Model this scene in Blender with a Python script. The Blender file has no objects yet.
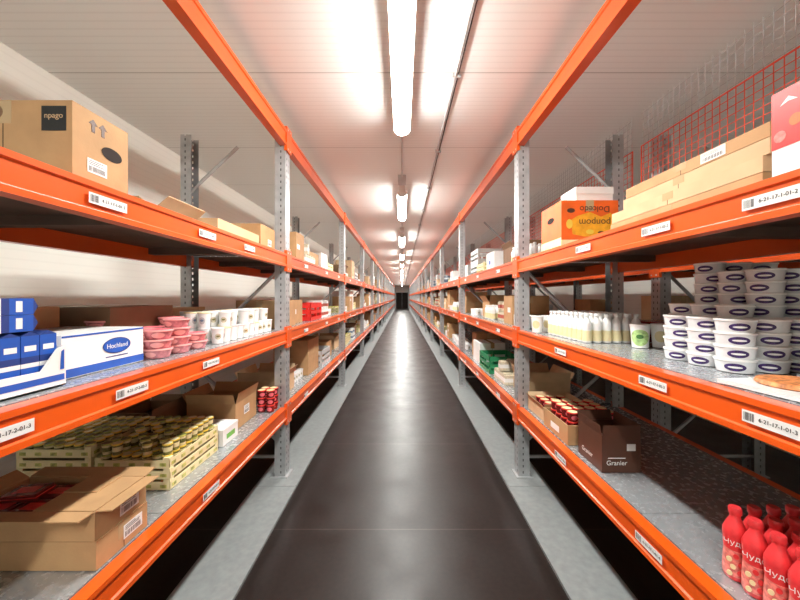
import bpy, bmesh, math, random
from mathutils import Vector, Matrix
rng=random.Random(11)
scene=bpy.context.scene
COL=scene.collection
# ------------------------------------------------------------ materials
MATS={}
def M(name,col=(.5,.5,.5),rough=.5,metal=0,noise=0,nscale=8,bump=0,bscale=60,emit=None,es=1,trans=0,rough2=None,stretch=(1,1,1),coat=0):
    if name in MATS: return MATS[name]
    m=bpy.data.materials.new(name); m.use_nodes=True
    nt=m.node_tree; N=nt.nodes; L=nt.links
    b=N['Principled BSDF']
    b.inputs['Base Color'].default_value=(*col,1); b.inputs['Roughness'].default_value=rough
    b.inputs['Metallic'].default_value=metal
    if coat: b.inputs['Coat Weight'].default_value=coat; b.inputs['Coat Roughness'].default_value=.12
    if trans: b.inputs['Transmission Weight'].default_value=trans
    if emit:
        b.inputs['Emission Color'].default_value=(*emit,1); b.inputs['Emission Strength'].default_value=es
    tc=N.new('ShaderNodeTexCoord'); mp=N.new('ShaderNodeMapping'); mp.inputs['Scale'].default_value=stretch
    L.new(tc.outputs['Object'],mp.inputs['Vector'])
    n=N.new('ShaderNodeTexNoise'); n.inputs['Scale'].default_value=nscale; n.inputs['Detail'].default_value=5
    L.new(mp.outputs['Vector'],n.inputs['Vector'])
    r=N.new('ShaderNodeValToRGB')
    k=noise if noise else .04
    r.color_ramp.elements[0].position=.3; r.color_ramp.elements[1].position=.7
    r.color_ramp.elements[0].color=(*[c*(1-k) for c in col],1)
    r.color_ramp.elements[1].color=(*[min(1,c*(1+k)) for c in col],1)
    L.new(n.outputs['Fac'],r.inputs['Fac']); L.new(r.outputs['Color'],b.inputs['Base Color'])
    if rough2 is not None:
        mr=N.new('ShaderNodeMapRange'); mr.inputs['To Min'].default_value=rough; mr.inputs['To Max'].default_value=rough2
        mr.inputs['From Min'].default_value=.3; mr.inputs['From Max'].default_value=.7
        L.new(n.outputs['Fac'],mr.inputs['Value']); L.new(mr.outputs['Result'],b.inputs['Roughness'])
    if bump:
        n2=N.new('ShaderNodeTexNoise'); n2.inputs['Scale'].default_value=bscale
        L.new(mp.outputs['Vector'],n2.inputs['Vector'])
        bp=N.new('ShaderNodeBump'); bp.inputs['Strength'].default_value=bump; bp.inputs['Distance'].default_value=.01
        L.new(n2.outputs['Fac'],bp.inputs['Height']); L.new(bp.outputs['Normal'],b.inputs['Normal'])
    MATS[name]=m; return m
ORANGE=M('orange_paint',(.82,.105,.008),.3,0,.1,3,coat=.4)
RED=M('red_orange_wire',(.88,.10,.04),.4)
GALV=M('galvanised_steel',(.46,.47,.48),.4,.5,.15,14,rough2=.55)
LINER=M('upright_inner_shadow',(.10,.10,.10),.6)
DECK=M('deck_steel',(.46,.48,.50),.22,.5,.06,40,rough2=.30,bump=.015,bscale=14)
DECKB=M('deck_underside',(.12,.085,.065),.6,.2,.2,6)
PLATE=M('kerb_plate',(.31,.33,.33),.4,.3,.10,26,rough2=.5)
CARD=M('cardboard',(.48,.28,.13),.8,0,.1,10,bump=.05,bscale=120)
CARD2=M('cardboard_pale',(.60,.41,.235),.8,0,.08,10)
CARD3=M('cardboard_dark',(.22,.12,.06),.75,0,.1,10)
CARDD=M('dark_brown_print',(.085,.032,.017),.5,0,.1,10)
TAPE=M('packing_tape',(.50,.35,.19),.25)
SEAM=M('seam_shadow',(.08,.045,.02),.9)
WHITE=M('white_plastic',(.85,.85,.83),.35)
TUBW=M('translucent_white_plastic',(.72,.73,.74),.25,0,.08,30)
PAPER=M('white_paper',(.82,.82,.80),.6)
BLACK=M('black_ink',(.015,.015,.015),.5)
DARK=M('dark_hole',(.02,.012,.01),.9)
BLUE=M('blue_print',(.02,.10,.46),.35,0,.15,12)
NAVY=M('navy_print',(.02,.05,.22),.4)
PURPLE=M('purple_print',(.045,.018,.12),.4,0,.5,90)
REDP=M('red_print',(.75,.03,.025),.35,0,.15,20)
MRED=M('muted_red_print',(.42,.09,.06),.5,0,.3,30)
MBLUE=M('muted_blue_print',(.18,.26,.36),.5,0,.3,30)
REDB=M('red_bottle',(.70,.04,.045),.28,0,.2,30)
ROSE=M('rose_sleeve',(.85,.20,.17),.35,0,.55,70)
PINK=M('pink_yogurt',(.80,.16,.20),.3,0,.2,25)
PINKT=M('pink_translucent',(.84,.26,.29),.2,0,.45,40,trans=.25)
GREEN=M('green_print',(.14,.45,.06),.4,0,.1,12)
GREENP=M('pale_green_print',(.42,.62,.24),.4,0,.35,60)
LEAF=M('leaf_green',(.05,.16,.03),.4,0,.3,30)
DGREEN=M('dark_green_plastic',(.02,.25,.10),.4)
CREAM=M('cream_card',(.80,.70,.40),.6,0,.10,12)
BEIGE=M('beige_print',(.62,.56,.42),.5,0,.3,60)
OLIVE=M('olive_lid',(.45,.44,.10),.4,0,.5,60)
OLIVED=M('dark_olive_print',(.17,.16,.04),.4,0,.6,80)
YELLOW=M('yellow_print',(.85,.58,.08),.45)
AMBER=M('amber_print',(.90,.38,.02),.45,0,.2,20)
ORP=M('orange_print',(.86,.13,.012),.5,0,.15,8)
SALMON=M('pizza_topping',(.62,.22,.07),.5,0,.6,60)
CLEAR=M('clear_tray',(.75,.80,.82),.15)
CLRED=M('clear_red_lid',(.86,.40,.38),.15)
JARB=M('dark_red_jar',(.16,.015,.015),.25,0,.3,30)
GREYP=M('grey_plastic',(.55,.55,.55),.4)
# ------------------------------------------------------------ mesh builder
class MB:
    def __init__(s): s.v=[];s.f=[];s.m=[]
    def box(s,x0,x1,y0,y1,z0,z1,mi=0,top=None,bot=None):
        b=len(s.v)
        s.v+=[(x0,y0,z0),(x1,y0,z0),(x1,y1,z0),(x0,y1,z0),(x0,y0,z1),(x1,y0,z1),(x1,y1,z1),(x0,y1,z1)]
        for q,k in (((0,3,2,1),bot),((4,5,6,7),top),((0,1,5,4),None),((1,2,6,5),None),((2,3,7,6),None),((3,0,4,7),None)):
            s.f.append(tuple(b+i for i in q)); s.m.append(mi if k is None else k)
        return s
    def prism(s,pts,vec,mi=0):
        b=len(s.v);n=len(pts); vec=Vector(vec)
        s.v+=[tuple(p) for p in pts]+[tuple(Vector(p)+vec) for p in pts]
        s.f.append(tuple(b+i for i in range(n))[::-1]); s.m.append(mi)
        s.f.append(tuple(b+n+i for i in range(n))); s.m.append(mi)
        for i in range(n):
            j=(i+1)%n
            s.f.append((b+i,b+j,b+n+j,b+n+i)); s.m.append(mi)
        return s
    def lathe(s,prof,seg=20,mi=0,cx=0,cy=0,fn=None,z0=0):
        b=len(s.v)
        for r,z in prof:
            for j in range(seg):
                a=2*math.pi*j/seg
                s.v.append((cx+r*math.cos(a),cy+r*math.sin(a),z+z0))
        for i in range(len(prof)-1):
            for j in range(seg):
                k=(j+1)%seg
                s.f.append((b+i*seg+j,b+i*seg+k,b+(i+1)*seg+k,b+(i+1)*seg+j)); s.m.append(fn(i,j) if fn else mi)
        s.f.append(tuple(b+j for j in range(seg))[::-1]); s.m.append(fn(0,0) if fn else mi)
        l=b+(len(prof)-1)*seg
        s.f.append(tuple(l+j for j in range(seg))); s.m.append(fn(len(prof)-2,0) if fn else mi)
        return s
    def wrap(s,rad,zc,aw,hh,mi,ang0=-math.pi/2,rings=4,n=24,off=.0006):
        b=len(s.v)
        def pt(u,v):
            z=zc+v*hh; r=rad(z)+off; a=ang0+u*aw
            return (r*math.cos(a),r*math.sin(a),z)
        s.v.append(pt(0,0))
        for q in range(1,rings+1):
            for i in range(n):
                t=2*math.pi*i/n; s.v.append(pt(math.cos(t)*q/rings,math.sin(t)*q/rings))
        for i in range(n):
            j=(i+1)%n; s.f.append((b,b+1+i,b+1+j)); s.m.append(mi)
        for q in range(rings-1):
            for i in range(n):
                j=(i+1)%n; o=b+1+q*n
                s.f.append((o+i,o+n+i,o+n+j,o+j)); s.m.append(mi)
        return s
    def rod(s,a,b_,r,mi=0,seg=8):
        a=Vector(a);c=Vector(b_);d=(c-a).normalized()
        u=d.orthogonal().normalized();w=d.cross(u)
        pts=[a+u*r*math.cos(2*math.pi*j/seg)+w*r*math.sin(2*math.pi*j/seg) for j in range(seg)]
        return s.prism(pts,c-a,mi)
    def mesh(s,name,mats,smooth=False,recalc=True):
        me=bpy.data.meshes.new(name); me.from_pydata(s.v,[],s.f)
        for m in mats: me.materials.append(m)
        for p,k in zip(me.polygons,s.m): p.material_index=k
        if recalc:
            bm=bmesh.new(); bm.from_mesh(me); bmesh.ops.recalc_face_normals(bm,faces=bm.faces); bm.to_mesh(me); bm.free()
        if smooth:
            for p in me.polygons: p.use_smooth=len(p.vertices)==4
            try: me.set_sharp_from_angle(angle=math.radians(40))
            except Exception: pass
        return me
def thing(name,data,loc,label,cat,group=None,rz=0,kind=None):
    o=bpy.data.objects.new(name,data); COL.objects.link(o)
    o.location=loc; o.rotation_euler=(0,0,rz)
    o['label']=label; o['category']=cat
    if group:o['group']=group
    if kind:o['kind']=kind
    return o
def part(name,data,parent,loc=(0,0,0),rot=(0,0,0),label=None):
    o=bpy.data.objects.new(name,data); COL.objects.link(o); o.parent=parent
    o.location=loc; o.rotation_euler=rot
    if label:o['label']=label
    return o
def dup(src,loc,rz=None,parent=None):
    o=src.copy(); COL.objects.link(o)
    if parent is None:
        o.location=loc
        if rz is not None:o.rotation_euler=(0,0,rz)
    else: o.parent=parent
    for c in list(src.children): dup(c,None,None,o)
    return o
def struct(name,data,loc=(0,0,0)):
    o=bpy.data.objects.new(name,data); COL.objects.link(o); o.location=loc; o['kind']='structure'
    return o
TXT={}
def textmesh(t,size,mat,align='CENTER'):
    k=(t,size,mat.name,align)
    if k in TXT:return TXT[k]
    cu=bpy.data.curves.new('txt','FONT'); cu.body=t; cu.size=size; cu.align_x=align; cu.align_y='CENTER'; cu.extrude=.0003
    o=bpy.data.objects.new('txt',cu); COL.objects.link(o)
    bpy.context.view_layer.update()
    dg=bpy.context.evaluated_depsgraph_get()
    me=bpy.data.meshes.new_from_object(o.evaluated_get(dg)); me.name='lettering'
    me.materials.clear(); me.materials.append(mat)
    bpy.data.objects.remove(o); TXT[k]=me; return me
H=math.pi/2
def facerot(face): return {'C':(H,0,0),'+X':(H,0,H),'-X':(H,0,-H),'T':(0,0,0)}[face]
def facepos(face,w,d,u,v,off=.0012):
    if face=='C': return (u,-d/2-off,v)
    if face=='+X': return (w/2+off,u,v)
    if face=='-X': return (-w/2-off,-u,v)
def put_text(o,t,face,w,d,u,v,size,mat,name='printed_text',off=.002):
    return part(name,textmesh(t,size,mat),o,facepos(face,w,d,u,v,off),facerot(face))
def put_poly(o,face,w,d,u,v,pts,mat,name,off=.0008):
    return part(name,MB().prism([(x,y,0) for x,y in pts],(0,0,.0006)).mesh(name,[mat]),o,facepos(face,w,d,u,v,off),facerot(face))
def put_patch(o,face,w,d,u,v,pw,ph,mat,name='paper_label',off=.0008,round_=False):
    if round_:
        n=24; pts=[(pw/2*math.cos(2*math.pi*i/n),ph/2*math.sin(2*math.pi*i/n)) for i in range(n)]
    else: pts=[(-pw/2,-ph/2),(pw/2,-ph/2),(pw/2,ph/2),(-pw/2,ph/2)]
    return put_poly(o,face,w,d,u,v,pts,mat,name,off)
def shipping(o,face,w,d,u,v,pw=.09,ph=.06):
    p=put_patch(o,face,w,d,u,v,pw,ph,PAPER,'shipping_label')
    mb=MB()
    for i in range(14):
        x=-pw*.42+i*pw*.06; mb.box(x,x+pw*.03*rng.choice([.5,1,1]),-ph*.38,-ph*.02,0,.0003)
    for j in range(3):
        mb.box(-pw*.42,pw*(.1+.3*rng.random()),ph*(.1+.12*j),ph*(.14+.12*j),0,.0003)
    part('barcode_print',mb.mesh('print',[BLACK]),p,(0,0,.0007))
ARROW=[(-.006,-.02),(.006,-.02),(.006,.005),(.016,.005),(0,.022),(-.016,.005),(-.006,.005)]
# ------------------------------------------------------------ room shell
CEIL=3.05; WL=-2.44; WR=3.7; YB=-3.0; YE=44.9
def wave_mat(name,col,rough,axis,period,joint,metal=0,strength=.35,dark=.25):
    m=bpy.data.materials.new(name); m.use_nodes=True; nt=m.node_tree;N=nt.nodes;L=nt.links;b=N['Principled BSDF']
    tc=N.new('ShaderNodeTexCoord'); sp=N.new('ShaderNodeSeparateXYZ'); L.new(tc.outputs['Object'],sp.inputs['Vector'])
    src=sp.outputs[axis]
    def math_(op,a,bv):
        n=N.new('ShaderNodeMath'); n.operation=op; L.new(a,n.inputs[0])
        if bv is not None:n.inputs[1].default_value=bv
        return n.outputs[0]
    fr=math_('PINGPONG',src,period/2)
    fr=math_('LESS_THAN',fr,period*.1)
    jt=math_('PINGPONG',src,joint/2)
    jt=math_('LESS_THAN',jt,.004)
    mx=N.new('ShaderNodeMath'); mx.operation='MAXIMUM'; L.new(math_('MULTIPLY',fr,dark),mx.inputs[0]); L.new(jt,mx.inputs[1])
    n=N.new('ShaderNodeTexNoise'); n.inputs['Scale'].default_value=1.2; n.inputs['Detail'].default_value=4; L.new(tc.outputs['Object'],n.inputs['Vector'])
    mixc=N.new('ShaderNodeMix'); mixc.data_type='RGBA'
    mixc.inputs[6].default_value=(*[c*.97 for c in col],1); mixc.inputs[7].default_value=(*col,1)
    L.new(n.outputs['Fac'],mixc.inputs[0])
    mj=N.new('ShaderNodeMix'); mj.data_type='RGBA'; L.new(mx.outputs[0],mj.inputs[0]); L.new(mixc.outputs[2],mj.inputs[6])
    mj.inputs[7].default_value=(*[c*.6 for c in col],1)
    L.new(mj.outputs[2],b.inputs['Base Color'])
    bp=N.new('ShaderNodeBump'); bp.invert=True; bp.inputs['Strength'].default_value=strength; bp.inputs['Distance'].default_value=.003
    L.new(mx.outputs[0],bp.inputs['Height']); L.new(bp.outputs['Normal'],b.inputs['Normal'])
    b.inputs['Roughness'].default_value=rough; b.inputs['Metallic'].default_value=metal
    return m
CEILM=wave_mat('ceiling_panel',(.91,.95,.93),.45,1,.055,1.15,strength=.12,dark=.16)
WALLM=wave_mat('wall_panel',(.93,.94,.87),.5,2,.06,50,strength=.08,dark=.08)
ENDM=M('end_wall_paint',(.6,.58,.55),.6)
fm=bpy.data.materials.new('resin_floor'); fm.use_nodes=True
nt=fm.node_tree;N=nt.nodes;L=nt.links;b=N['Principled BSDF']
tc=N.new('ShaderNodeTexCoord'); sp=N.new('ShaderNodeSeparateXYZ'); L.new(tc.outputs['Object'],sp.inputs[0])
def mth(op,a,v):
    n=N.new('ShaderNodeMath'); n.operation=op; L.new(a,n.inputs[0]); n.inputs[1].default_value=v; return n.outputs[0]
j1=mth('LESS_THAN',mth('PINGPONG',mth('ADD',sp.outputs[1],.35),.625),.004)
n=N.new('ShaderNodeTexNoise'); n.inputs['Scale'].default_value=3.5; n.inputs['Detail'].default_value=6; n.inputs['Roughness'].default_value=.6; L.new(tc.outputs['Object'],n.inputs['Vector'])
n2=N.new('ShaderNodeTexNoise'); n2.inputs['Scale'].default_value=38; n2.inputs['Detail'].default_value=4; L.new(tc.outputs['Object'],n2.inputs['Vector'])
rp=N.new('ShaderNodeValToRGB'); rp.color_ramp.elements[0].position=.3; rp.color_ramp.elements[1].position=.75
rp.color_ramp.elements[0].color=(.009,.0055,.0045,1); rp.color_ramp.elements[1].color=(.019,.0115,.009,1); L.new(n2.outputs['Fac'],rp.inputs['Fac'])
mj=N.new('ShaderNodeMix'); mj.data_type='RGBA'; L.new(j1,mj.inputs[0]); L.new(rp.outputs[0],mj.inputs[6]); mj.inputs[7].default_value=(.06,.045,.04,1)
L.new(mj.outputs[2],b.inputs['Base Color'])
mr=N.new('ShaderNodeMapRange'); mr.inputs['From Min'].default_value=.3; mr.inputs['From Max'].default_value=.7; mr.inputs['To Min'].default_value=.30; mr.inputs['To Max'].default_value=.42
L.new(n.outputs['Fac'],mr.inputs['Value']); L.new(mr.outputs['Result'],b.inputs['Roughness'])
b.inputs['Specular IOR Level'].default_value=.36
FLOORM=fm
struct('floor',MB().box(WL-.1,WR+.1,YB,YE+.1,-.1,0).mesh('floor',[FLOORM]))
struct('ceiling',MB().box(WL-.1,WR+.1,YB,YE+.1,CEIL,CEIL+.1).mesh('ceiling',[CEILM]))
struct('wall_left',MB().box(WL-.1,WL,YB,YE,0,CEIL).mesh('wall_left',[WALLM]))
struct('wall_right',MB().box(WR,WR+.1,YB,YE,0,CEIL).mesh('wall_right',[WALLM]))
struct('wall_end',MB().box(WL,WR,YE,YE+.1,0,CEIL).mesh('wall_end',[ENDM]))
struct('wall_back',MB().box(WL,WR,YB-.1,YB,0,CEIL).mesh('wall_back',[WALLM]))
d=struct('door_1',MB().box(-.8,.8,-.04,0,0,2.1).box(-.86,-.8,-.07,0,0,2.16,1).box(.8,.86,-.07,0,0,2.16,1).box(-.8,.8,-.07,0,2.1,2.16,1).box(-.01,.01,-.045,-.04,0,2.1,1).mesh('door',[DARK,GREYP]),(0,YE,0))
for i,s in enumerate((-1,1)):
    mb=MB()
    x0,x1=(.83,1.16)
    y=YB+.02
    while y<YE-.2:
        y2=min(y+2.8,YE-.1)
        a,c=sorted((s*x0,s*x1)); mb.box(a,c,y,y2-.004,0,.012)
        a,c=sorted((s*x0,s*(x0+.012))); mb.box(a,c,y,y2-.004,.012,.016)
        y=y2
    struct('trim_%d'%(i+1),mb.mesh('kerb',[PLATE]))
# ------------------------------------------------------------ lamps
LAMPC=M('lamp_diffuser',(1,1,1),.4,emit=(1,.99,.94),es=62)
HOUS=M('lamp_housing',(.75,.72,.68),.4)
def lampmesh():
    pr=[]
    n=10
    for i in range(n+1):
        a=math.pi*i/n
        pr.append((.066*math.cos(a),0,-.06*math.sin(a)-.11))
    mb=MB(); mb.prism(pr,(0,1.44,0)); return mb.mesh('lamp_diffuser',[LAMPC],True)
dm=lampmesh()
hm=MB().box(-.04,.04,0,1.5,-.10,0).box(-.07,.07,0,1.5,-.112,-.10).mesh('lamp_housing',[HOUS])
pr=[(.072*math.cos(math.pi*i/10),0,-.066*math.sin(math.pi*i/10)-.11) for i in range(11)]
em=MB().prism(pr,(0,.03,0)).mesh('end_cap',[HOUS])
al=bpy.data.lights.new('tube_light','AREA'); al.shape='RECTANGLE'; al.size=.10; al.size_y=1.42; al.energy=50; al.color=(.98,1,.95)
NL=14
for k in range(NL):
    y=1.37+3.2*(k-1)
    l=thing('ceiling_lamp',hm,(0,y,CEIL),'long white fluorescent batten lamp fixed to the ceiling','lamp','ceiling lamps in a line over the aisle')
    part('lamp_diffuser',dm,l,(0,.03,0),label='glowing white plastic diffuser'); part('end_cap',em,l); part('end_cap',em,l,(0,1.47,0))
    part('tube_light',al,l,(0,.75,-.172))
    jb=thing('junction_box',MB().box(-.05,.05,0,.12,-.09,0).box(-.035,.035,.015,.105,-.1,-.09).mesh('junction_box',[GREYP]),(0,y-.35,CEIL),'small grey electrical junction box on the ceiling','junction box','junction boxes between lamps')
    c=thing('conduit_pipe',MB().rod((0,1.51,-.02),(0,2.84,-.02),.01).mesh('conduit',[GREYP]),(0,y,CEIL),'thin grey conduit joining two ceiling lamps','conduit','conduits between lamps')
mb=MB(); mb.rod((.37,YB+.05,-.014),(.37,YE-.1,-.014),.008,0)
mb.rod((.39,YB+.05,-.01),(.39,YE-.1,-.01),.004,1)
yy=YB+.5
while yy<YE-1: mb.box(.35,.41,yy,yy+.02,-.026,0,0); yy+=1.2
thing('ceiling_cable',mb.mesh('ceiling_cable',[GREYP,BLACK]),(0,0,CEIL),'long grey cable clipped along the ceiling above the aisle','cable')
# ------------------------------------------------------------ racks
BAY=2.8
def upright_mesh(hgt,s):
    mb=MB()
    def strip(fn,cols,z0,z1,pitch):
        z=z0
        while z<z1-1e-6:
            zz=[(z,z+pitch*.6,False),(z+pitch*.6,z+pitch,True)]
            for a,c,hole in zz:
                c=min(c,z1)
                for (u0,u1,h) in cols:
                    if hole and h: continue
                    k=len(mb.v); mb.v+=[fn(u0,a),fn(u1,a),fn(u1,c),fn(u0,c)]; mb.f.append((k,k+1,k+2,k+3)); mb.m.append(0)
            z+=pitch
    cols=[(0,.024,0),(.024,.034,1),(.034,.066,0),(.066,.076,1),(.076,.1,0)]
    strip(lambda u,z:(0,u-.05,z),cols,0,hgt,.05)
    cs=[(0,.034,0),(.034,.044,1),(.044,.09,0)]
    strip(lambda u,z:(s*u,-.05,z),cs,0,hgt,.05)
    strip(lambda u,z:(s*u,.05,z),cs,0,hgt,.05)
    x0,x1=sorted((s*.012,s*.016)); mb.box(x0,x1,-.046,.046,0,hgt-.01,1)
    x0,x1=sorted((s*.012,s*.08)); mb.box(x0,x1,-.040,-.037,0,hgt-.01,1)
    x0,x1=sorted((-s*.02,s*.12)); mb.box(x0,x1,-.07,.07,0,.008,0)
    return mb.mesh('upright',[GALV,LINER],recalc=False)
def beam_mesh(s,h=.11,L=2.7,t=.05,brk=True):
    mb=MB(); e=h*.17
    pts=[(0,-h/2),(0,-h/2+e),(.007,-h/2+e+.005),(.007,h/2-e-.005),(0,h/2-e),(0,h/2),(t,h/2),(t,-h/2)]
    mb.prism([(s*x,0,z) for x,z in pts],(0,L,0))
    if brk:
      for y0 in (-.055,L-.008):
        x0,x1=sorted((-s*.003,s*.02)); mb.box(x0,x1,y0,y0+.063,-h/2-.04,h/2+.03)
        x0,x1=sorted((-s*.0045,-s*.003))
        for zz in (-h/2-.02,h/2+.008): mb.box(x0,x1,y0+.025,y0+.038,zz-.006,zz+.006,1)
    return mb.mesh('shelf_beam',[ORANGE,GREYP])
def deck_mesh(wd,L=2.74):
    mb=MB(); n=6
    for i in range(n): 
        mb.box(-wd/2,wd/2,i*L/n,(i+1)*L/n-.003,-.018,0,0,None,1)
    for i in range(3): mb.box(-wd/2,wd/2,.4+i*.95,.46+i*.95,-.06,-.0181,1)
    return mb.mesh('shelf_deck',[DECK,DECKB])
UH=2.82
UM={s:upright_mesh(UH,s) for s in(-1,1)}
BM={s:beam_mesh(s,.105) for s in(-1,1)}
BB={s:beam_mesh(s,.105,brk=False) for s in(-1,1)}
TM={s:beam_mesh(s,.13,2.7,.06) for s in(-1,1)}
DM=deck_mesh(.77)
LEV={-1:(.595,1.23,1.862),1:(.595,1.23,1.813)}
def brace_mesh(a,b_):
    return MB().rod(a,b_,.014).mesh('brace',[LINER if False else GALV])
BRM={}
def rack(s,xf,y0,first=False,labels=(),main=True):
    w=.88; cx=s*(xf+w/2)
    r=bpy.data.objects.new('shelving_rack',None); COL.objects.link(r); r.location=(cx,y0,0)
    r['label']='orange and galvanised steel pallet rack bay with three decks'; r['category']='storage rack'; r['group']='rack bays along the aisle'
    f=-s*w/2
    bk=s*w/2
    ends=[BAY]+([0] if first else [])
    for ye in ends:
        part('upright',UM[s],r,(f+s*.012,ye,.012)); part('upright',UM[-s],r,(bk,ye,.012))
        if s not in BRM:
            fx=f+s*.05; bx=bk-s*.05
            BRM[s]=[brace_mesh((fx,0,1.76),(bx,0,1.0)),brace_mesh((bx,0,.95),(fx,0,.25)),
                    brace_mesh((bx,0,2.38),(bx-s*.40,0,2.76)),brace_mesh((fx,0,.16),(bx,0,.16))]
        for m in BRM[s]: part('brace',m,r,(0,ye,0))
    for z in (LEV[s] if main else LEV[s][1:]):
        part('shelf_beam',BM[s],r,(f,.05,z-.058)); part('shelf_beam',BB[-s],r,(bk,.05,z-.058))
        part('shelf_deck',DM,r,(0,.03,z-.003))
    if main: part('shelf_beam',TM[s],r,(f,.05,2.815))
    for (yy,z,t) in labels:
        mb=MB(); mb.box(-.07,.07,-.0165,.0165,0,.0006,0)
        for i in range(9): mb.box(-.065+i*.0032,-.065+i*.0032+rng.choice([.0011,.002]),-.011,.011,.0006,.0009,1)
        p=part('shelf_label',mb.mesh('shelf_label',[PAPER,BLACK]),r,(f-s*.0002,yy-y0,z-.058),facerot('+X' if s<0 else '-X'),label='white barcode location label')
        if t: part('label_text',textmesh(t,.0145,BLACK),p,(.018,0,.001))
    return r
LB={-1:[(.79,1.23,'4-21-17-2-01-3'),(1.176,1.23,'4-21-17-2-02-3'),(1.66,1.23,'4-21-17-2-03-3'),(1.08,1.862,'4-21-17-1-01-2'),(1.63,1.862,'4-21-17-1-02-2'),(2.08,1.862,'4-21-17-1-03-2'),(1.66,.595,'4-21-17-3-01-4')],
    1:[(.86,1.23,'6-21-17-1-01-3'),(1.265,1.23,'6-21-17-1-02-3'),(2.0,1.23,'6-21-17-1-03-3'),(.86,1.813,'6-21-17-1-01-2'),(1.25,1.813,'6-21-17-1-02-2'),(1.75,1.813,'6-21-17-1-03-2'),(1.286,.595,'6-21-17-1-01-4'),(2.0,.595,'6-21-17-1-02-4')]}
for s in(-1,1):
    for k in range(16):
        lab=LB[s] if k==0 else ([(k*BAY+q,z,None) for q in(.5,1.4,2.2) for z in LEV[s]] if k<5 else ())
        rack(s,.95,k*BAY,k==0,lab)
for k in range(5):
    r=rack(1,2.12,k*BAY,k==0,(),False); r['label']='orange pallet rack bay standing behind the wire mesh partition'; r['group']='rack bays behind the mesh'
# wire mesh partitions
Lp=2.70
mb=MB()
for i in range(54): x=.02+i*.05; mb.box(-.0018,.0018,x-.0018,x+.0018,.008,.88,0)
for j in range(17): z=.03+j*.05; mb.box(-.005,-.0015,.008,Lp-.008,z-.0018,z+.0018,0)
pm=mb.mesh('wire_grid',[RED])
mb=MB(); mb.box(-.004,.004,0,Lp,0,.008).box(-.004,.004,0,Lp,.880,.887).box(-.004,.004,0,.006,.008,.88).box(-.004,.004,Lp-.006,Lp,.008,.88)
pf=mb.mesh('mesh_frame',[RED])
mb=MB()
for i in range(54): x=.02+i*.05; mb.box(-.0012,.0012,x-.0012,x+.0012,0,.29,0)
for j in range(6): z=.01+j*.05; mb.box(-.003,-.0006,.01,Lp-.01,z-.0012,z+.0012,0)
pg=mb.mesh('wire_grid',[GREYP])
for k in range(9):
    t=thing('wire_mesh_partition',pf,(1.975,k*BAY+.05,1.86),'red framed wire mesh partition behind the rack','wire mesh','mesh partition panels')
    part('wire_grid',pm,t,label='red wire grid'); part('wire_grid',pg,t,(0,0,.887),label='grey wire grid reaching the ceiling')
# ------------------------------------------------------------ goods
CM={}
def carton_mesh(w,d,h,mat=CARD,seam='Y'):
    k=(round(w,3),round(d,3),round(h,3),mat.name,seam)
    if k in CM:return CM[k]
    mb=MB(); t=.004
    mb.box(-w/2,w/2,-d/2,d/2,0,h-t,0)
    g=.002
    if seam=='Y':
        mb.box(-w/2,-g,-d/2,d/2,h-t,h,0); mb.box(g,w/2,-d/2,d/2,h-t,h,0)
        mb.box(-g,g,-d/2+.002,d/2-.002,h-t,h-t+.0005,1)
        mb.box(-.025,.025,-d/2-.0006,d/2+.0006,h,h+.0006,2); 
        for a in(-1,1):
            y0,y1=sorted((a*d/2,a*(d/2+.0006))); mb.box(-.025,.025,y0,y1,h-.07 if h>.1 else h*.4,h,2); mb.box(-.0012,.0012,y0*1.0001,y1*1.0001,0,h-.07 if h>.1 else h*.4,1)
    else:
        mb.box(-w/2,w/2,-d/2,-g,h-t,h,0); mb.box(-w/2,w/2,g,d/2,h-t,h,0)
        mb.box(-w/2-.0006,w/2+.0006,-.025,.025,h,h+.0006,2)
        for a in(-1,1):
            x0,x1=sorted((a*w/2,a*(w/2+.0006))); mb.box(x0,x1,-.025,.025,h-.07 if h>.1 else h*.4,h,2); mb.box(x0,x1,-.0012,.0012,0,h-.07 if h>.1 else h*.4,1)
    CM[k]=mb.mesh('cardboard_box',[mat,SEAM,TAPE]); return CM[k]
def plain_lid_mesh(w,d,h,mat):
    return MB().box(-w/2,w/2,-d/2,d/2,0,h-.005).box(-w/2+.001,-.002,-d/2+.001,d/2-.001,h-.005,h).box(.002,w/2-.001,-d/2+.001,d/2-.001,h-.005,h).mesh('lidded_box',[mat])
def open_mesh(w,d,h,mat=CARD,flap=.12,angs=(35,50,20,60),inner=True):
    mb=MB(); t=.006
    mb.box(-w/2,w/2,-d/2,d/2,0,t,0)
    mb.box(-w/2,-w/2+t,-d/2,d/2,t,h).box(w/2-t,w/2,-d/2,d/2,t,h).box(-w/2+t,w/2-t,-d/2,-d/2+t,t,h).box(-w/2+t,w/2-t,d/2-t,d/2,t,h)
    if flap:
        for (ax,sg),a in zip((('x',-1),('x',1),('y',-1),('y',1)),angs):
            a=math.radians(a); dx=flap*math.cos(a); dz=flap*math.sin(a)
            if ax=='x':
                e=sg*(w/2); pts=[(e,-d/2+.003,h),(e+sg*dx,-d/2+.003,h+dz),(e+sg*dx,d/2-.003,h+dz),(e,d/2-.003,h)]
            else:
                e=sg*(d/2); pts=[(-w/2+.003,e,h),(-w/2+.003,e+sg*dx,h+dz),(w/2-.003,e+sg*dx,h+dz),(w/2-.003,e,h)]
            mb.prism(pts,(0,0,.004),0)
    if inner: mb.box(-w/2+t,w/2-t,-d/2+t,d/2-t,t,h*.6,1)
    return mb.mesh('open_carton',[mat,CARDD])
def carton(x0,x1,y0,y1,z,h,label='brown cardboard box sealed with tape',mat=CARD,seam='Y',rz=0,group=None):
    w,d=x1-x0,y1-y0
    return thing('cardboard_box',carton_mesh(w,d,h,mat,seam),((x0+x1)/2,(y0+y1)/2,z),label,'box',group,rz)
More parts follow.
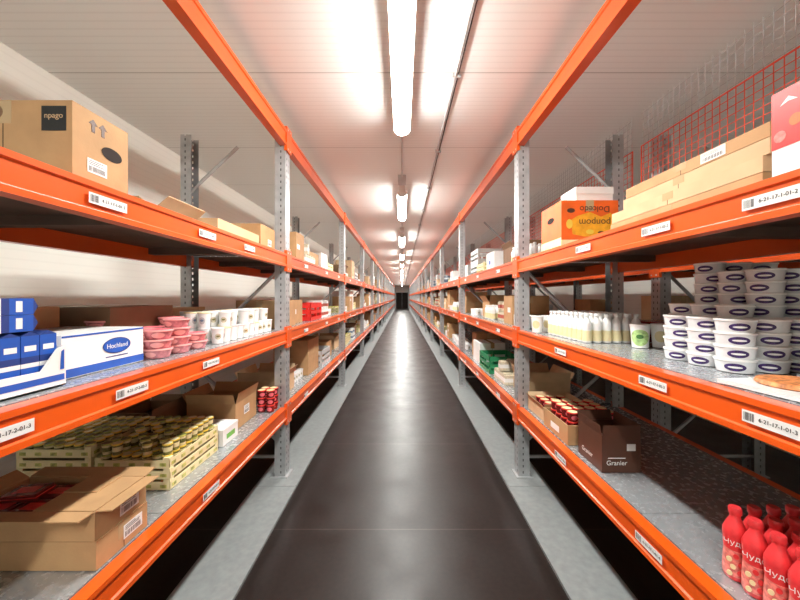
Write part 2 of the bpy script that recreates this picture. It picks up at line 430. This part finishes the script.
ZL,ZM,ZU=LEV[-1]; RL,RM,RU=LEV[1]
# ---- left upper
o=carton(-1.42,-1.0,1.01,1.215,ZU,.235,'large brown carton with oval hand hole and dark printed square',CARD)
put_patch(o,'C',.42,.205,.155,.18,.075,.075,BLACK,'printed_square'); put_text(o,'npago','C',.42,.205,.155,.188,.024,CARD2)
put_patch(o,'C',.42,.205,-.03,.20,.06,.05,CARD3,'printed_oval',round_=True)
put_patch(o,'+X',.42,.205,.035,.125,.08,.045,DARK,'hand_hole',round_=True)
for u in(-.035,.0,): put_poly(o,'+X',.42,.205,u,.19,ARROW,CARDD,'printed_arrow')
shipping(o,'+X',.42,.205,-.02,.06,.07,.045)
thing('open_carton',open_mesh(.26,.3,.055,CARD2,.09,(15,40,20,35)),(-1.3,1.72,ZU),'flat open carton with raised flaps','box')
carton(-1.34,-1.04,1.88,2.42,ZU,.085,'low pale cardboard box',CARD2)
o=carton(-1.38,-1.04,2.45,2.72,ZU,.18,'brown cardboard box with white label',CARD); shipping(o,'+X',.34,.27,.03,.06,.07,.05)
carton(-1.7,-1.42,2.1,2.45,ZU,.16,'dark brown cardboard box behind others',CARD3)
# ---- left mid: display tray of blue cartons
mb=MB(); w,d=.40,.26
mb.box(-w/2,w/2,-d/2,d/2,0,.004)
for y in(-d/2,d/2-.004):
    mb.prism([(-w/2,y,0),(w/2,y,0),(w/2,y,.12),(-w/2,y,.12)],(0,.004,0))
mb.prism([(w/2-.004,-d/2+.004,.0),(w/2-.004,d/2-.004,0),(w/2-.004,d/2-.004,.12),(w/2-.004,.105,.115),(w/2-.004,.06,.055),(w/2-.004,-.075,.055),(w/2-.004,-.11,.11),(w/2-.004,-d/2+.004,.12)],(.004,0,0))
mb.box(-w/2,-w/2+.004,-d/2+.004,d/2-.004,0,.12)
tr=thing('display_tray',mb.mesh('display_tray',[WHITE]),(-1.24,.90,ZM),'white cardboard display tray with blue bands holding blue cartons','tray')
put_patch(tr,'+X',w,d,0,.027,.25,.018,BLUE,'printed_band')
put_poly(tr,'+X',w,d,0,0,[(.112,.05),(.124,.05),(.124,.11),(.116,.105)],BLUE,'printed_edge')
mb=MB(); cw,cd,ch=.07,.046,.155
mb.box(-cw/2,cw/2,-cd/2,cd/2,0,ch*.42,0).box(-cw/2,cw/2,-cd/2,cd/2,ch*.42,ch*.5,1).box(-cw/2,cw/2,-cd/2,cd/2,ch*.5,ch*.62,2).box(-cw/2,cw/2,-cd/2,cd/2,ch*.62,ch,0)
mb.prism([(-cw/2,-cd/2,ch),(-cw/2,cd/2,ch),(-cw/2,0,ch+.012)],(cw,0,0),2)
mb.box(cw/2,cw/2+.0006,-.015,.015,ch*.72,ch*.82,1)
src=None
bc=mb.mesh('milk_carton',[BLUE,WHITE,NAVY])
for i in range(5):
    for j in range(5):
        p=(-1.24-.152+i*.075,.90-.0985+j*.0485,ZM+.0045)
        if src is None:
            src=thing('blue_carton',bc,p,'blue carton with white band standing in a display tray','carton','blue cartons in the display tray')
        else: dup(src,p)
for i in range(5):
    for q in range(2):
        c=dup(src,(-1.24-.152+i*.075,.80,ZM+.0045+.1685+.0235+q*.047)); c.rotation_euler=(-H,0,0); c['label']='blue carton lying flat on the cartons in the tray'; c['group']='upper layer of blue cartons'
# white and blue box
o=thing('cheese_box',plain_lid_mesh(.32,.34,.145,WHITE),(-1.26,1.245,ZM),'white box with blue lower band and brand oval','box')
put_patch(o,'+X',.32,.34,0,.017,.34,.028,BLUE,'blue_band')
put_patch(o,'+X',.32,.34,0,.139,.34,.006,BLUE,'blue_top_line')
put_patch(o,'+X',.32,.34,.04,.085,.125,.06,NAVY,'oval_logo',off=.0014,round_=True)
put_patch(o,'+X',.32,.34,.04,.085,.118,.053,BLUE,'oval_logo_inner',off=.002,round_=True)
put_text(o,'Hochland','+X',.32,.34,.04,.084,.0245,WHITE,off=.003)
put_patch(o,'+X',.32,.34,.04,.045,.10,.004,NAVY,'printed_line')
put_patch(o,'C',.32,.34,0,.017,.32,.028,BLUE,'blue_band')
carton(-1.79,-1.28,1.46,1.86,ZM,.225,'brown carton at the back of the shelf',CARD3)
carton(-1.79,-1.44,1.0,1.4,ZM,.23,'brown carton behind the white box',CARD)
def tub(name,r,h,body,band,lidm,label,cat,group,loc,lidh=.008,taper=.86,seg=22,b0=.25,b1=.8,lidr=1.06,lid2=None,ell=None,ell2=None):
    rad=lambda z: r*(taper+(1-taper)*z/h)
    if ell: zs=[0,.02,.5,.97]
    else: zs=[0,.02,b0*.99,b0,b1,b1*1.01,.97]
    prof=[(r*(taper+(1-taper)*z),z*h) for z in zs]
    mb=MB().lathe(prof,seg,fn=(lambda i,j:0) if ell else (lambda i,j:1 if i==3 else 0))
    o=thing(name,mb.mesh(name,[body,band],True),loc,label,cat,group)
    if ell:
        m2=MB().wrap(rad,ell[0]*h,ell[1],ell[2]*h,0)
        lg=part('printed_logo',m2.mesh('printed_logo',[band],True,recalc=False),o)
        if ell2: part('logo_text',MB().wrap(rad,ell2[0]*h,ell2[1],ell2[2]*h,0,off=.0012).mesh('logo_text',[ell2[3]],True,recalc=False),lg)
    l=MB().lathe([(r*(lidr-.04),0),(r*lidr,.001),(r*lidr,lidh*.7),(r*(lidr-.04),lidh),(r*.93,lidh),(r*.9,lidh*.75)],seg,fn=(lambda i,j:1 if i==4 else 0) if lid2 else None)
    part('lid',l.mesh('lid',[lidm]+([lid2] if lid2 else []),True),o,(0,0,h*.97))
    return o
def facecam(x,y,j=.15): return -math.atan2(x,y)+rng.uniform(-j,j)
s0=tub('yogurt_tub',.056,.034,PINKT,CLRED,CLRED,'flat pink translucent yogurt tub with clear lid in a loose stack','tub','pink yogurt tubs on the shelf',(-1.1,1.50,ZM),taper=.8,ell=(.5,.5,.35),lid2=PINK)
for i in range(3):
    for j in range(3):
        for k in range((3,4,2)[(i*2+j)%3]):
            if i==j==k==0: continue
            dup(s0,(-1.1-i*.125+rng.uniform(-.003,.003),1.50+j*.135+rng.uniform(-.008,.008),ZM+k*.0415),rng.uniform(-1,1))
s1=tub('dairy_cup',.034,.085,WHITE,BEIGE,WHITE,'small white dairy cup with beige printed sleeve','cup','white dairy cups on the shelf',(-1.08,1.95,ZM),taper=.82,ell=(.48,.55,.2),ell2=(.5,.3,.06,OLIVED))
s1.rotation_euler=(0,0,.6)
s1b=tub('dairy_cup',.034,.085,WHITE,GREYP,CREAM,'small white dairy cup with grey print and cream lid','cup','white dairy cups on the shelf',(-1.08,2.03,ZM),taper=.82,ell=(.48,.5,.24),ell2=(.5,.3,.08,MBLUE))
s1c=tub('dairy_cup',.034,.085,WHITE,WHITE,GREYP,'small plain white dairy cup with grey lid','cup','white dairy cups on the shelf',(-1.08,2.11,ZM),taper=.82)
for i in range(4):
    for j in range(10):
        for q in range(2):
            if i==0 and j<3 and q==0: continue
            if q and rng.random()<.22+.2*(j in(0,9)): continue
            x=-1.08-i*.078+(rng.uniform(-.003,.003)); y=1.95+j*.08+(rng.uniform(-.003,.003) if q==0 else 0)
            dup(rng.choice([s1,s1,s1b,s1c]),(x if q==0 else -1.08-i*.078,y,ZM+q*.0915),facecam(-1.1,y,.7)+.2)
carton(-1.75,-1.42,1.95,2.4,ZM,.2,'pale cardboard box at the back of the shelf',CARD2)
# ---- left lower
o=carton(-1.47,-1.01,1.10,1.32,ZL,.095,'flat brown carton with white shipping label',CARD,'X'); shipping(o,'+X',.46,.22,.04,.05,.085,.05)
o=thing('open_carton',open_mesh(.46,.22,.095,CARD,.055,(30,4,3,10)),(-1.245,1.21,ZL+.0965),'flat brown open carton with red packets inside stacked on another','box')
shipping(o,'+X',.46,.22,.03,.045,.085,.055)
part('closed_flap',MB().box(.02,.225,-.106,.106,0,.004).box(.02,.14,-.004,.106,.0041,.008).mesh('flap',[CARD]),o,(0,0,.0955))
pk=MB().box(-.055,.055,-.04,.04,0,.022).box(-.059,.059,-.044,.044,.010,.012,1).box(-.035,.035,-.02,.02,.022,.0226,1).mesh('food_packet',[JARB,REDP])
for i,(x,y,z) in enumerate(((-1.40,1.16,0),(-1.40,1.255,0),(-1.28,1.16,0),(-1.28,1.255,0))):
    thing('food_packet',pk,(x,y,ZL+.0965+.0575+z),'dark red flat food packet lying in a brown carton','packet','red packets in the carton')
thing('food_packet',pk,(-1.37,1.22,ZL+.0965+.0807),'dark red flat food packet lying on other packets','packet','red packets in the carton',rz=.15)
def tray_mesh(w,d,h,mat,print_=GREEN):
    mb=MB(); t=.005
    mb.box(-w/2,w/2,-d/2,d/2,0,.004)
    mb.box(-w/2,-w/2+t,-d/2,d/2,.004,h*.75).box(w/2-t,w/2,-d/2,d/2,.004,h*.75).box(-w/2,w/2,-d/2,-d/2+t,.004,h*.75).box(-w/2,w/2,d/2-t,d/2,.004,h*.75)
    for a in(-1,1):
        for b_ in(-1,1):
            x0,x1=sorted((a*w/2,a*(w/2-.03)));y0,y1=sorted((b_*d/2,b_*(d/2-.03))); mb.box(x0,x1,y0,y1,h*.75,h-.0005)
    n=int(w/.06)
    for i in range(n):
        x=-w/2+.03+i*(w-.06)/max(1,n-1); mb.box(x-.015,x+.015,-d/2-.0008,-d/2,h*.2,h*.5,1)
    n=int(d/.06)
    for i in range(n):
        y=-d/2+.03+i*(d-.06)/max(1,n-1)
        for a in(-1,1):
            x0,x1=sorted((a*w/2,a*(w/2+.0008))); mb.box(x0,x1,y-.015,y+.015,h*.2,h*.5,1)
    return mb.mesh('jar_tray',[mat,print_])
TRM=tray_mesh(.35,.41,.05,CREAM,OLIVE)
jar=None
for cx,n in((-1.265,3),(-1.635,4)):
    for k in range(n):
        thing('jar_tray',TRM,(cx+rng.uniform(-.004,.004),1.765,ZL+k*.0505),'shallow cream cardboard tray of dairy jars in a stack','tray','stacked trays of small jars')
    zt=ZL+(n-1)*.0505+.0045
    for i in range(7):
        for j in range(8):
            p=(cx-.144+i*.048,1.765-.172+j*.049,zt)
            if jar is None:
                jar=tub('dairy_jar',.0215,.044,CREAM,OLIVED,OLIVE,'small printed jar with olive green lid in a tray','jar','small jars in trays',p,seg=14,lidh=.008,b0=.3,b1=.75,lidr=1.04,lid2=OLIVED)
                jar2=tub('dairy_jar',.0215,.044,OLIVED,CREAM,YELLOW,'small dark jar with yellow lid in a tray','jar','small jars in trays',(cx-.144,1.765-.172+.049,zt),seg=14,lidh=.008,b0=.3,b1=.8,lidr=1.04,lid2=CREAM)
            elif i==0 and j==1 and cx>-1.4: pass
            else: dup(jar if rng.random()<.5 else jar2,p)
    if cx>-1.4:
        for i in range(7):
            for j in range(8):
                if rng.random()<.7: dup(jar if rng.random()<.5 else jar2,(cx-.144+i*.048,1.765-.172+j*.049,zt+.052))['label']='small jar with lid on the upper layer of a tray'
mw=MB().box(-.11,.11,-.09,.09,0,.09).box(-.112,.112,-.092,.092,.085,.1).mesh('white_box',[PAPER])
o=thing('white_box',mw,(-1.19,2.1,ZL),'small white lidded paper box','box'); put_patch(o,'+X',.22,.18,0,.045,.1,.03,GREEN,'printed_patch')
o=thing('open_carton',open_mesh(.33,.32,.18,CARD,.07,(60,75,70,60)),(-1.29,2.41,ZL),'brown open carton with flaps raised','box')
shipping(o,'+X',.33,.32,0,.1,.08,.06)
thing('open_carton',open_mesh(.26,.34,.17,CARD3,.04,(80,80,50,60)),(-1.66,2.2,ZL),'dark brown open carton at the back','box')
s2=tub('jam_jar',.032,.05,JARB,PINK,REDP,'small red jar stacked beside the open carton','jar','small red jars on the lower shelf',(-1.04,2.635,ZL),seg=14,ell=(.5,.7,.3),lid2=CREAM)
for i in range(2):
    for j in range(2):
        for k in range(3):
            if (i or j or k) : dup(s2,(-1.04-i*.07,2.635+j*.07,ZL+k*.057),k*.3)
# ---- right upper
o=thing('fruit_box',carton_mesh(.36,.3,.30,ORP),(1.19,2.26,RU),'orange red printed fruit carton with amber panel and upside-down lettering','box')
put_patch(o,'C',.36,.3,0,.03,.36,.04,CREAM,'cream_band')
put_poly(o,'C',.36,.3,.02,.155,[(-.13,-.07),(-.05,-.085),(.1,-.08),(.15,-.06),(.15,.03),(.11,.065),(.05,.04),(-.02,.07),(-.1,.045),(-.14,.02)],AMBER,'amber_panel')
for i,(u,v,a,b_) in enumerate(((-.12,.235,.05,.03),(-.13,.15,.04,.06),(.14,.105,.05,.02),(.0,.10,.05,.03),(.07,.095,.04,.02))):
    put_patch(o,'C',.36,.3,u,v,a,b_,(CARDD,YELLOW)[i%2],'leaf_print',off=.0014,round_=True)
def text180(o,t,w,d,u,v,size,mat):
    p=part('printed_text',textmesh(t,size,mat),o,(u,-d/2-.0024,v)); p.rotation_mode='QUATERNION'
    p.rotation_quaternion=(Matrix(((-1,0,0),(0,0,-1),(0,-1,0)))).to_quaternion()
text180(o,'Dolcedo',.36,.3,.03,.245,.055,CARDD); text180(o,'ponpom',.36,.3,.03,.16,.06,CARDD)
put_patch(o,'-X',.36,.3,0,.04,.3,.05,CREAM,'cream_band'); put_patch(o,'-X',.36,.3,0,.2,.1,.04,DARK,'hand_hole',round_=True)
thing('white_box',MB().box(-.12,.12,-.1,.1,0,.1).box(-.123,.123,-.103,.103,.06,.106).mesh('white_lidded_box',[PAPER]),(1.26,2.28,RU+.302),'white lidded box lying on the orange carton','box')
o=carton(1.04,1.5,.96,1.66,RU,.047,'long flat brown tray carton at the bottom of a stack',CARD,'X')
o=carton(1.04,1.5,.96,1.65,RU+.049,.047,'long flat pale tray carton in a stack',CARD2,'X')
o=carton(1.05,1.5,.95,1.58,RU+.098,.047,'long flat brown carton in a stack',CARD2,'X')
o=carton(1.05,1.5,.95,1.56,RU+.147,.042,'long flat brown carton on top of a stack with label',CARD,'X'); shipping(o,'-X',.45,.61,.13,.022,.09,.034)
carton(1.52,1.79,1.3,1.7,RU,.2,'brown cardboard box at the back of the shelf',CARD)
o=thing('fruit_box',plain_lid_mesh(.42,.32,.23,WHITE),(1.21,.74,RU),'white carton with bright red fruit print','box')
for fc,ww in(('-X',.32),('C',.42)):
    put_patch(o,fc,.42,.32,0,.155,ww,.15,REDP,'red_fruit_print')
    for i in range(9): put_patch(o,fc,.42,.32,-.14+.035*i,.11+.03*(i%4),.028,.03,(ROSE,ORP)[i%2],'fruit_print',off=.0014,round_=True)
    for i in range(5): put_poly(o,fc,.42,.32,-.12+.06*i,.195,[(-.02,-.006),(.0,.012),(.02,-.004),(.0,.0)],WHITE,'leaf_print',off=.0014)
put_text(o,'FRUIT','-X',.42,.32,-.0,.04,.04,REDP)
# ---- right mid tubs
s3=tub('cheese_tub',.057,.041,TUBW,PURPLE,WHITE,'squat white round tub with purple oval logo, stacked','tub','white tubs with purple logos on the shelf',(1.22,1.22,RM),taper=.9,seg=32,lidr=1.05,ell=(.48,.55,.34),ell2=(.48,.36,.09,WHITE))
s3.rotation_euler=(0,0,-.78)
for i in range(5):
    for j in range(4):
        n=4 if i==0 else (5 if i==1 else 8)
        if i==0 and j==3: continue
        if j==0 and i>=1: n=4 if i<3 else 7
        if j==3 and i>=2: n=9
        for k in range(n):
            if i==j==k==0: continue
            x=1.22+i*.1205; y=1.22+j*.1205
            dup(s3,(x+rng.uniform(-.0003,.0003),y+rng.uniform(-.0003,.0003),RM+k*.0478),facecam(x,y,.35))
s4=tub('dairy_cup',.046,.12,WHITE,GREENP,WHITE,'white dairy cup with pale green printed sleeve','cup','large dairy cups on the shelf',(1.28,1.79,RM),taper=.8,seg=24,ell=(.45,1.1,.36),ell2=(.5,.4,.1,LEAF))
s4.rotation_euler=(0,0,-.65)
s5=tub('dairy_cup',.044,.12,WHITE,CREAM,WHITE,'plain white dairy cup with cream print','cup','large dairy cups on the shelf',(1.39,1.79,RM),taper=.8,ell=(.5,.7,.25))
s5.rotation_euler=(0,0,-.65)
def bottle(name,r,h,body,band,capm,label,group,loc,seg=16):
    prof=[(r*.85,0),(r,.06*h),(r*.98,.2*h),(r*.98,.205*h),(r*.9,.42*h),(r,.62*h),(r*.97,.68*h),(r*.7,.78*h),(r*.45,.85*h),(r*.42,.9*h)]
    o=thing(name,MB().lathe(prof,seg,fn=lambda i,j:1 if i in(1,2,3,) else 0).mesh(name,[body,band],True),loc,label,'bottle',group)
    part('bottle_cap',MB().lathe([(r*.5,0),(r*.55,.01*h),(r*.55,.08*h),(r*.48,.1*h)],seg).mesh('bottle_cap',[capm],True),o,(0,0,.9*h))
    return o
s6=bottle('yogurt_bottle',.027,.17,WHITE,CREAM,WHITE,'small white drinking yogurt bottle','white yogurt bottles on the shelf',(1.10,1.98,RM))
for i in range(6):
    for j in range(9):
        if i==j==0: continue
        dup(s6,(1.10+i*.058,1.98+j*.058,RM))
c2=dup(s5,(1.04,2.56,RM)); c3=dup(s5,(1.14,2.6,RM))
pz=MB().box(-.14,.14,-.11,.11,0,.012,0).lathe([(.09,.012),(.095,.016),(.09,.026),(.06,.029),(.01,.03)],24,1)
pzm=pz.mesh('pizza_pack',[CLEAR,SALMON],False)
for i,(x,y,r) in enumerate(((1.15,.96,.1),(1.46,1.0,-.1),(1.2,.71,.2))):
    thing('pizza_pack',pzm,(x,y,RM),'flat clear pack with browned round pizza','food pack','flat packs lying on the shelf',rz=r)
carton(1.64,1.8,.75,1.1,RM,.2,'brown carton behind flat packs',CARD3)
carton(1.5,1.79,1.85,2.2,RM,.12,'dark red and brown carton at the back',JARB)
# ---- right lower
s7=bottle('yogurt_bottle',.031,.225,REDB,ROSE,REDB,'red drinking yogurt bottle with fruit sleeve and white lettering','red yogurt bottles in a pack',(1.08,1.08,RL),seg=18)
part('printed_text',textmesh('Чудо',.022,WHITE),s7,(0,-.0325,.122),(H,0,0)); 
for n_,(u,v) in enumerate(((-.012,.022),(.012,.03),(-.004,.045),(.014,.056),(-.013,.066),(.003,.08))):
    part('fruit_print',MB().prism([(u+.007*math.cos(a*.6),.0,v+.008*math.sin(a*.6)) for a in range(10)],(0,.003,0)).mesh('fruit',[REDB if n_%2 else CREAM]),s7,(0,-.0315,0))
s7.rotation_euler=(0,0,-.8)
for i in range(6):
    for j in range(5):
        if i==j==0: continue
        x=1.08+i*.0625; y=1.08-j*.0625
        dup(s7,(x,y,RL),facecam(x,y,.08))
o=thing('open_carton',open_mesh(.20,.23,.19,CARDD,.05,(80,85,88,70)),(1.13,1.83,RL),'dark brown open carton with white lettering','box')
put_text(o,'Granier','C',.20,.23,-.025,.05,.034,PAPER); put_patch(o,'C',.20,.23,.05,.13,.045,.035,PAPER,'paper_label')
put_patch(o,'C',.20,.23,-.025,.075,.09,.004,PAPER,'printed_line')
put_text(o,'Granier','-X',.20,.23,-.02,.05,.034,PAPER)
o=thing('open_carton',open_mesh(.34,.34,.12,CARD,0),(1.18,2.2,RL),'brown open tray carton filled with dark jars','box'); put_patch(o,'-X',.34,.34,0,.05,.12,.04,PAPER,'paper_label')
for i in range(4):
    for j in range(4):
        for k in range(2): 
            c=dup(s2,(1.18-.11+i*.074,2.2-.11+j*.074,RL+.073+k*.057)); c['label']='small dark red jar in a brown tray carton'; c['group']='dark jars in tray carton'
thing('open_carton',open_mesh(.3,.3,.1,CARD2,.03,(50,60,60,60)),(1.18,2.57,RL),'small pale open carton','box')
for i in range(3):
    for j in range(3): 
        c=dup(s2,(1.18-.08+i*.08,2.57-.08+j*.08,RL+.061)); c['label']='small dark red jar in a pale carton'; c['group']='dark jars in pale carton'
# ---- generic fill for farther bays
def crate_mesh(w,d,h,mat):
    mb=MB(); t=.008
    mb.box(-w/2,w/2,-d/2,d/2,0,.01)
    for z0,z1 in((.01,h*.2),(h*.38,h*.55),(h*.72,h)):
        mb.box(-w/2,-w/2+t,-d/2,d/2,z0,z1).box(w/2-t,w/2,-d/2,d/2,z0,z1).box(-w/2,w/2,-d/2,-d/2+t,z0,z1).box(-w/2,w/2,d/2-t,d/2,z0,z1)
    for a in(-1,0,1):
        for b_ in(-1,0,1):
            if a==0 and b_==0: continue
            x=a*(w/2-.012);y=b_*(d/2-.012); mb.box(x-.0115,x+.0115,y-.0115,y+.0115,.01,h-.002)
    return mb.mesh('plastic_crate',[mat])
CR={m.name:crate_mesh(.36,.5,.2,m) for m in(REDP,DGREEN,GREYP)}
OP=[open_mesh(.34,.36,.2,CARD,.1,(60,70,60,70)),open_mesh(.36,.42,.16,CARD2,.08,(70,60,80,60)),open_mesh(.34,.34,.22,CARD3,.06,(60,60,70,80))]
SZ=[(.36,.30,.18),(.40,.36,.24),(.34,.42,.14),(.36,.26,.28),(.40,.48,.20),(.34,.34,.10)]
PKC={}
def packmesh(a,b_):
    k=(a.name,b_.name)
    if k not in PKC:
        PKC[k]=MB().box(-.05,.05,-.035,.035,0,.1,0).box(-.0508,.0508,-.0358,.0358,.03,.07,1).box(-.05,.05,-.004,.004,.1,.112,0).mesh('food_pack',[a,b_])
    return PKC[k]
def lvlname(z): return 'lower' if z<1 else('middle' if z<1.5 else 'upper')
def crates(s,y,z,c,n=1,x0=1.05):
    for q in range(n): thing('plastic_crate',CR[c],(s*(x0+.18),y+.25,z+q*.201),{'red_print':'red','dark_green_plastic':'dark green','grey_plastic':'grey'}[c]+' plastic crate with slatted sides','crate','goods on the %s shelves'%lvlname(z))
def fillshelf(s,z,y0,y1,k,xf=1.03):
    y=y0+.09
    g='goods on the %s shelves'%lvlname(z)
    while True:
        r=rng.random(); x0=xf+rng.uniform(0,.1)
        if r<(.42 if k<6 else .75) or k>7:
            w,d,h=rng.choice(SZ); m=rng.choice([CARD,CARD,CARD2,CARD2,CARD3,PAPER,CARD,ORP if rng.random()<.25 else CARD])
            if y+d>y1-.07: break
            n=1 if h>.2 else rng.choice([1,2,2,3 if h<.15 else 2])
            if k>5: n=1
            lb={'cardboard':'brown cardboard box sealed with tape','cardboard_pale':'pale cardboard box sealed with tape','cardboard_dark':'dark brown cardboard box sealed with tape','white_paper':'white carton sealed with tape','orange_print':'orange printed carton sealed with tape'}[m.name]
            for q in range(n):
                o=thing('cardboard_box',carton_mesh(w,d,h,m),(s*(x0+w/2),y+d/2,z+q*(h+.001)),lb+(' in a stack' if n>1 else ' on the %s shelf'%lvlname(z)),'box',g)
                if k<4 and rng.random()<.5: put_patch(o,'+X' if s<0 else '-X',w,d,rng.uniform(-.08,.08),h*.5,.09,.05,PAPER if m is not PAPER else BLUE,'paper_label')
            y+=d
        elif r<.55:
            if y+.5>y1-.07: break
            thing('open_carton',rng.choice(OP),(s*(x0+.22),y+.25,z),'open brown carton with raised flaps','box',g); y+=.5
        elif r<.58:
            if y+.5>y1-.07: break
            crates(s,y,z,'grey_plastic',rng.choice([1,2]),x0); y+=.5
        elif r<.74:
            if y+.42>y1-.07: break
            n=rng.choice([2,3])
            for q in range(n): thing('jar_tray',TRM,(s*(x0+.18),y+.21,z+q*.0505),'shallow cream tray stacked with others','tray','stacked trays in the farther bays')
            if k<3:
                for i in range(4):
                    for j in range(5): 
                        c=dup(jar,(s*(x0+.18)-.105+i*.07,y+.21-.14+j*.07,z+(n-1)*.0505+.0045)); c['group']='small jars in farther trays'
            y+=.42
        elif r<.86:
            if y+.42>y1-.07 : break
            if k<5:
                a,b_,lc=rng.choice([(MRED,WHITE,'dull red'),(WHITE,MBLUE,'white and blue'),(BEIGE,MRED,'beige and red'),(MBLUE,WHITE,'grey blue'),(BEIGE,WHITE,'beige'),(WHITE,MRED,'white and red')])
                me=packmesh(a,b_)
                for i in range(2):
                    for j in range(5):
                        for q in range(rng.choice([1,1,2])):
                            thing('food_pack',me,(s*(x0+.05+i*.11),y+.04+j*.078,z+q*.1125),lc+' small food pack in a display group','packet','small packs in the farther bays')
                y+=.4
            else: y+=.2
        else:
            if k<4:
                if y+.42>y1-.07: break
                src_=rng.choice([s1,s6])
                for i in range(3):
                    for j in range(5):
                        c=dup(src_,(s*(x0+.04+i*.078),y+.04+j*.078,z)); c['group']='cups and bottles in farther bays'
                y+=.4
            else: y+=.2
        y+=rng.choice([.01,.02,.04,.1]) if k<8 else rng.uniform(.35,1.1)
        if y>y1-.3: break
for k in range(1,16):
    for s in(-1,1):
        for z in LEV[s]:
            if k==1 and s==-1 and z==1.23:
                fillshelf(s,z,2.8,3.78,k); crates(s,3.76,z,'red_print',1,1.03); fillshelf(s,z,4.22,5.6,k)
            elif k==1 and s==1 and z==.595:
                fillshelf(s,z,2.8,3.95,k); crates(s,3.92,z,'dark_green_plastic',1,1.03); fillshelf(s,z,4.4,5.6,k)
            else: fillshelf(s,z,k*BAY,(k+1)*BAY,k)
for k in range(0,3):
    for z in (LEV[1][1],LEV[1][2]):
        fillshelf(1,z,k*BAY,(k+1)*BAY,9,2.2)
# ------------------------------------------------------------ camera / world
cam=bpy.data.cameras.new('camera'); co=bpy.data.objects.new('camera',cam); COL.objects.link(co)
co.location=(0,0,1.5); co.rotation_euler=(H,0,0); cam.sensor_width=36; cam.lens=333/800*36
cam.shift_x=-.0025; cam.shift_y=-.00375; cam.clip_start=.02; cam.clip_end=200
scene.camera=co
w=bpy.data.worlds.new('world'); scene.world=w; w.use_nodes=True
w.node_tree.nodes['Background'].inputs[0].default_value=(.9,.9,1,1); w.node_tree.nodes['Background'].inputs[1].default_value=.3
scene.view_settings.view_transform='Standard'
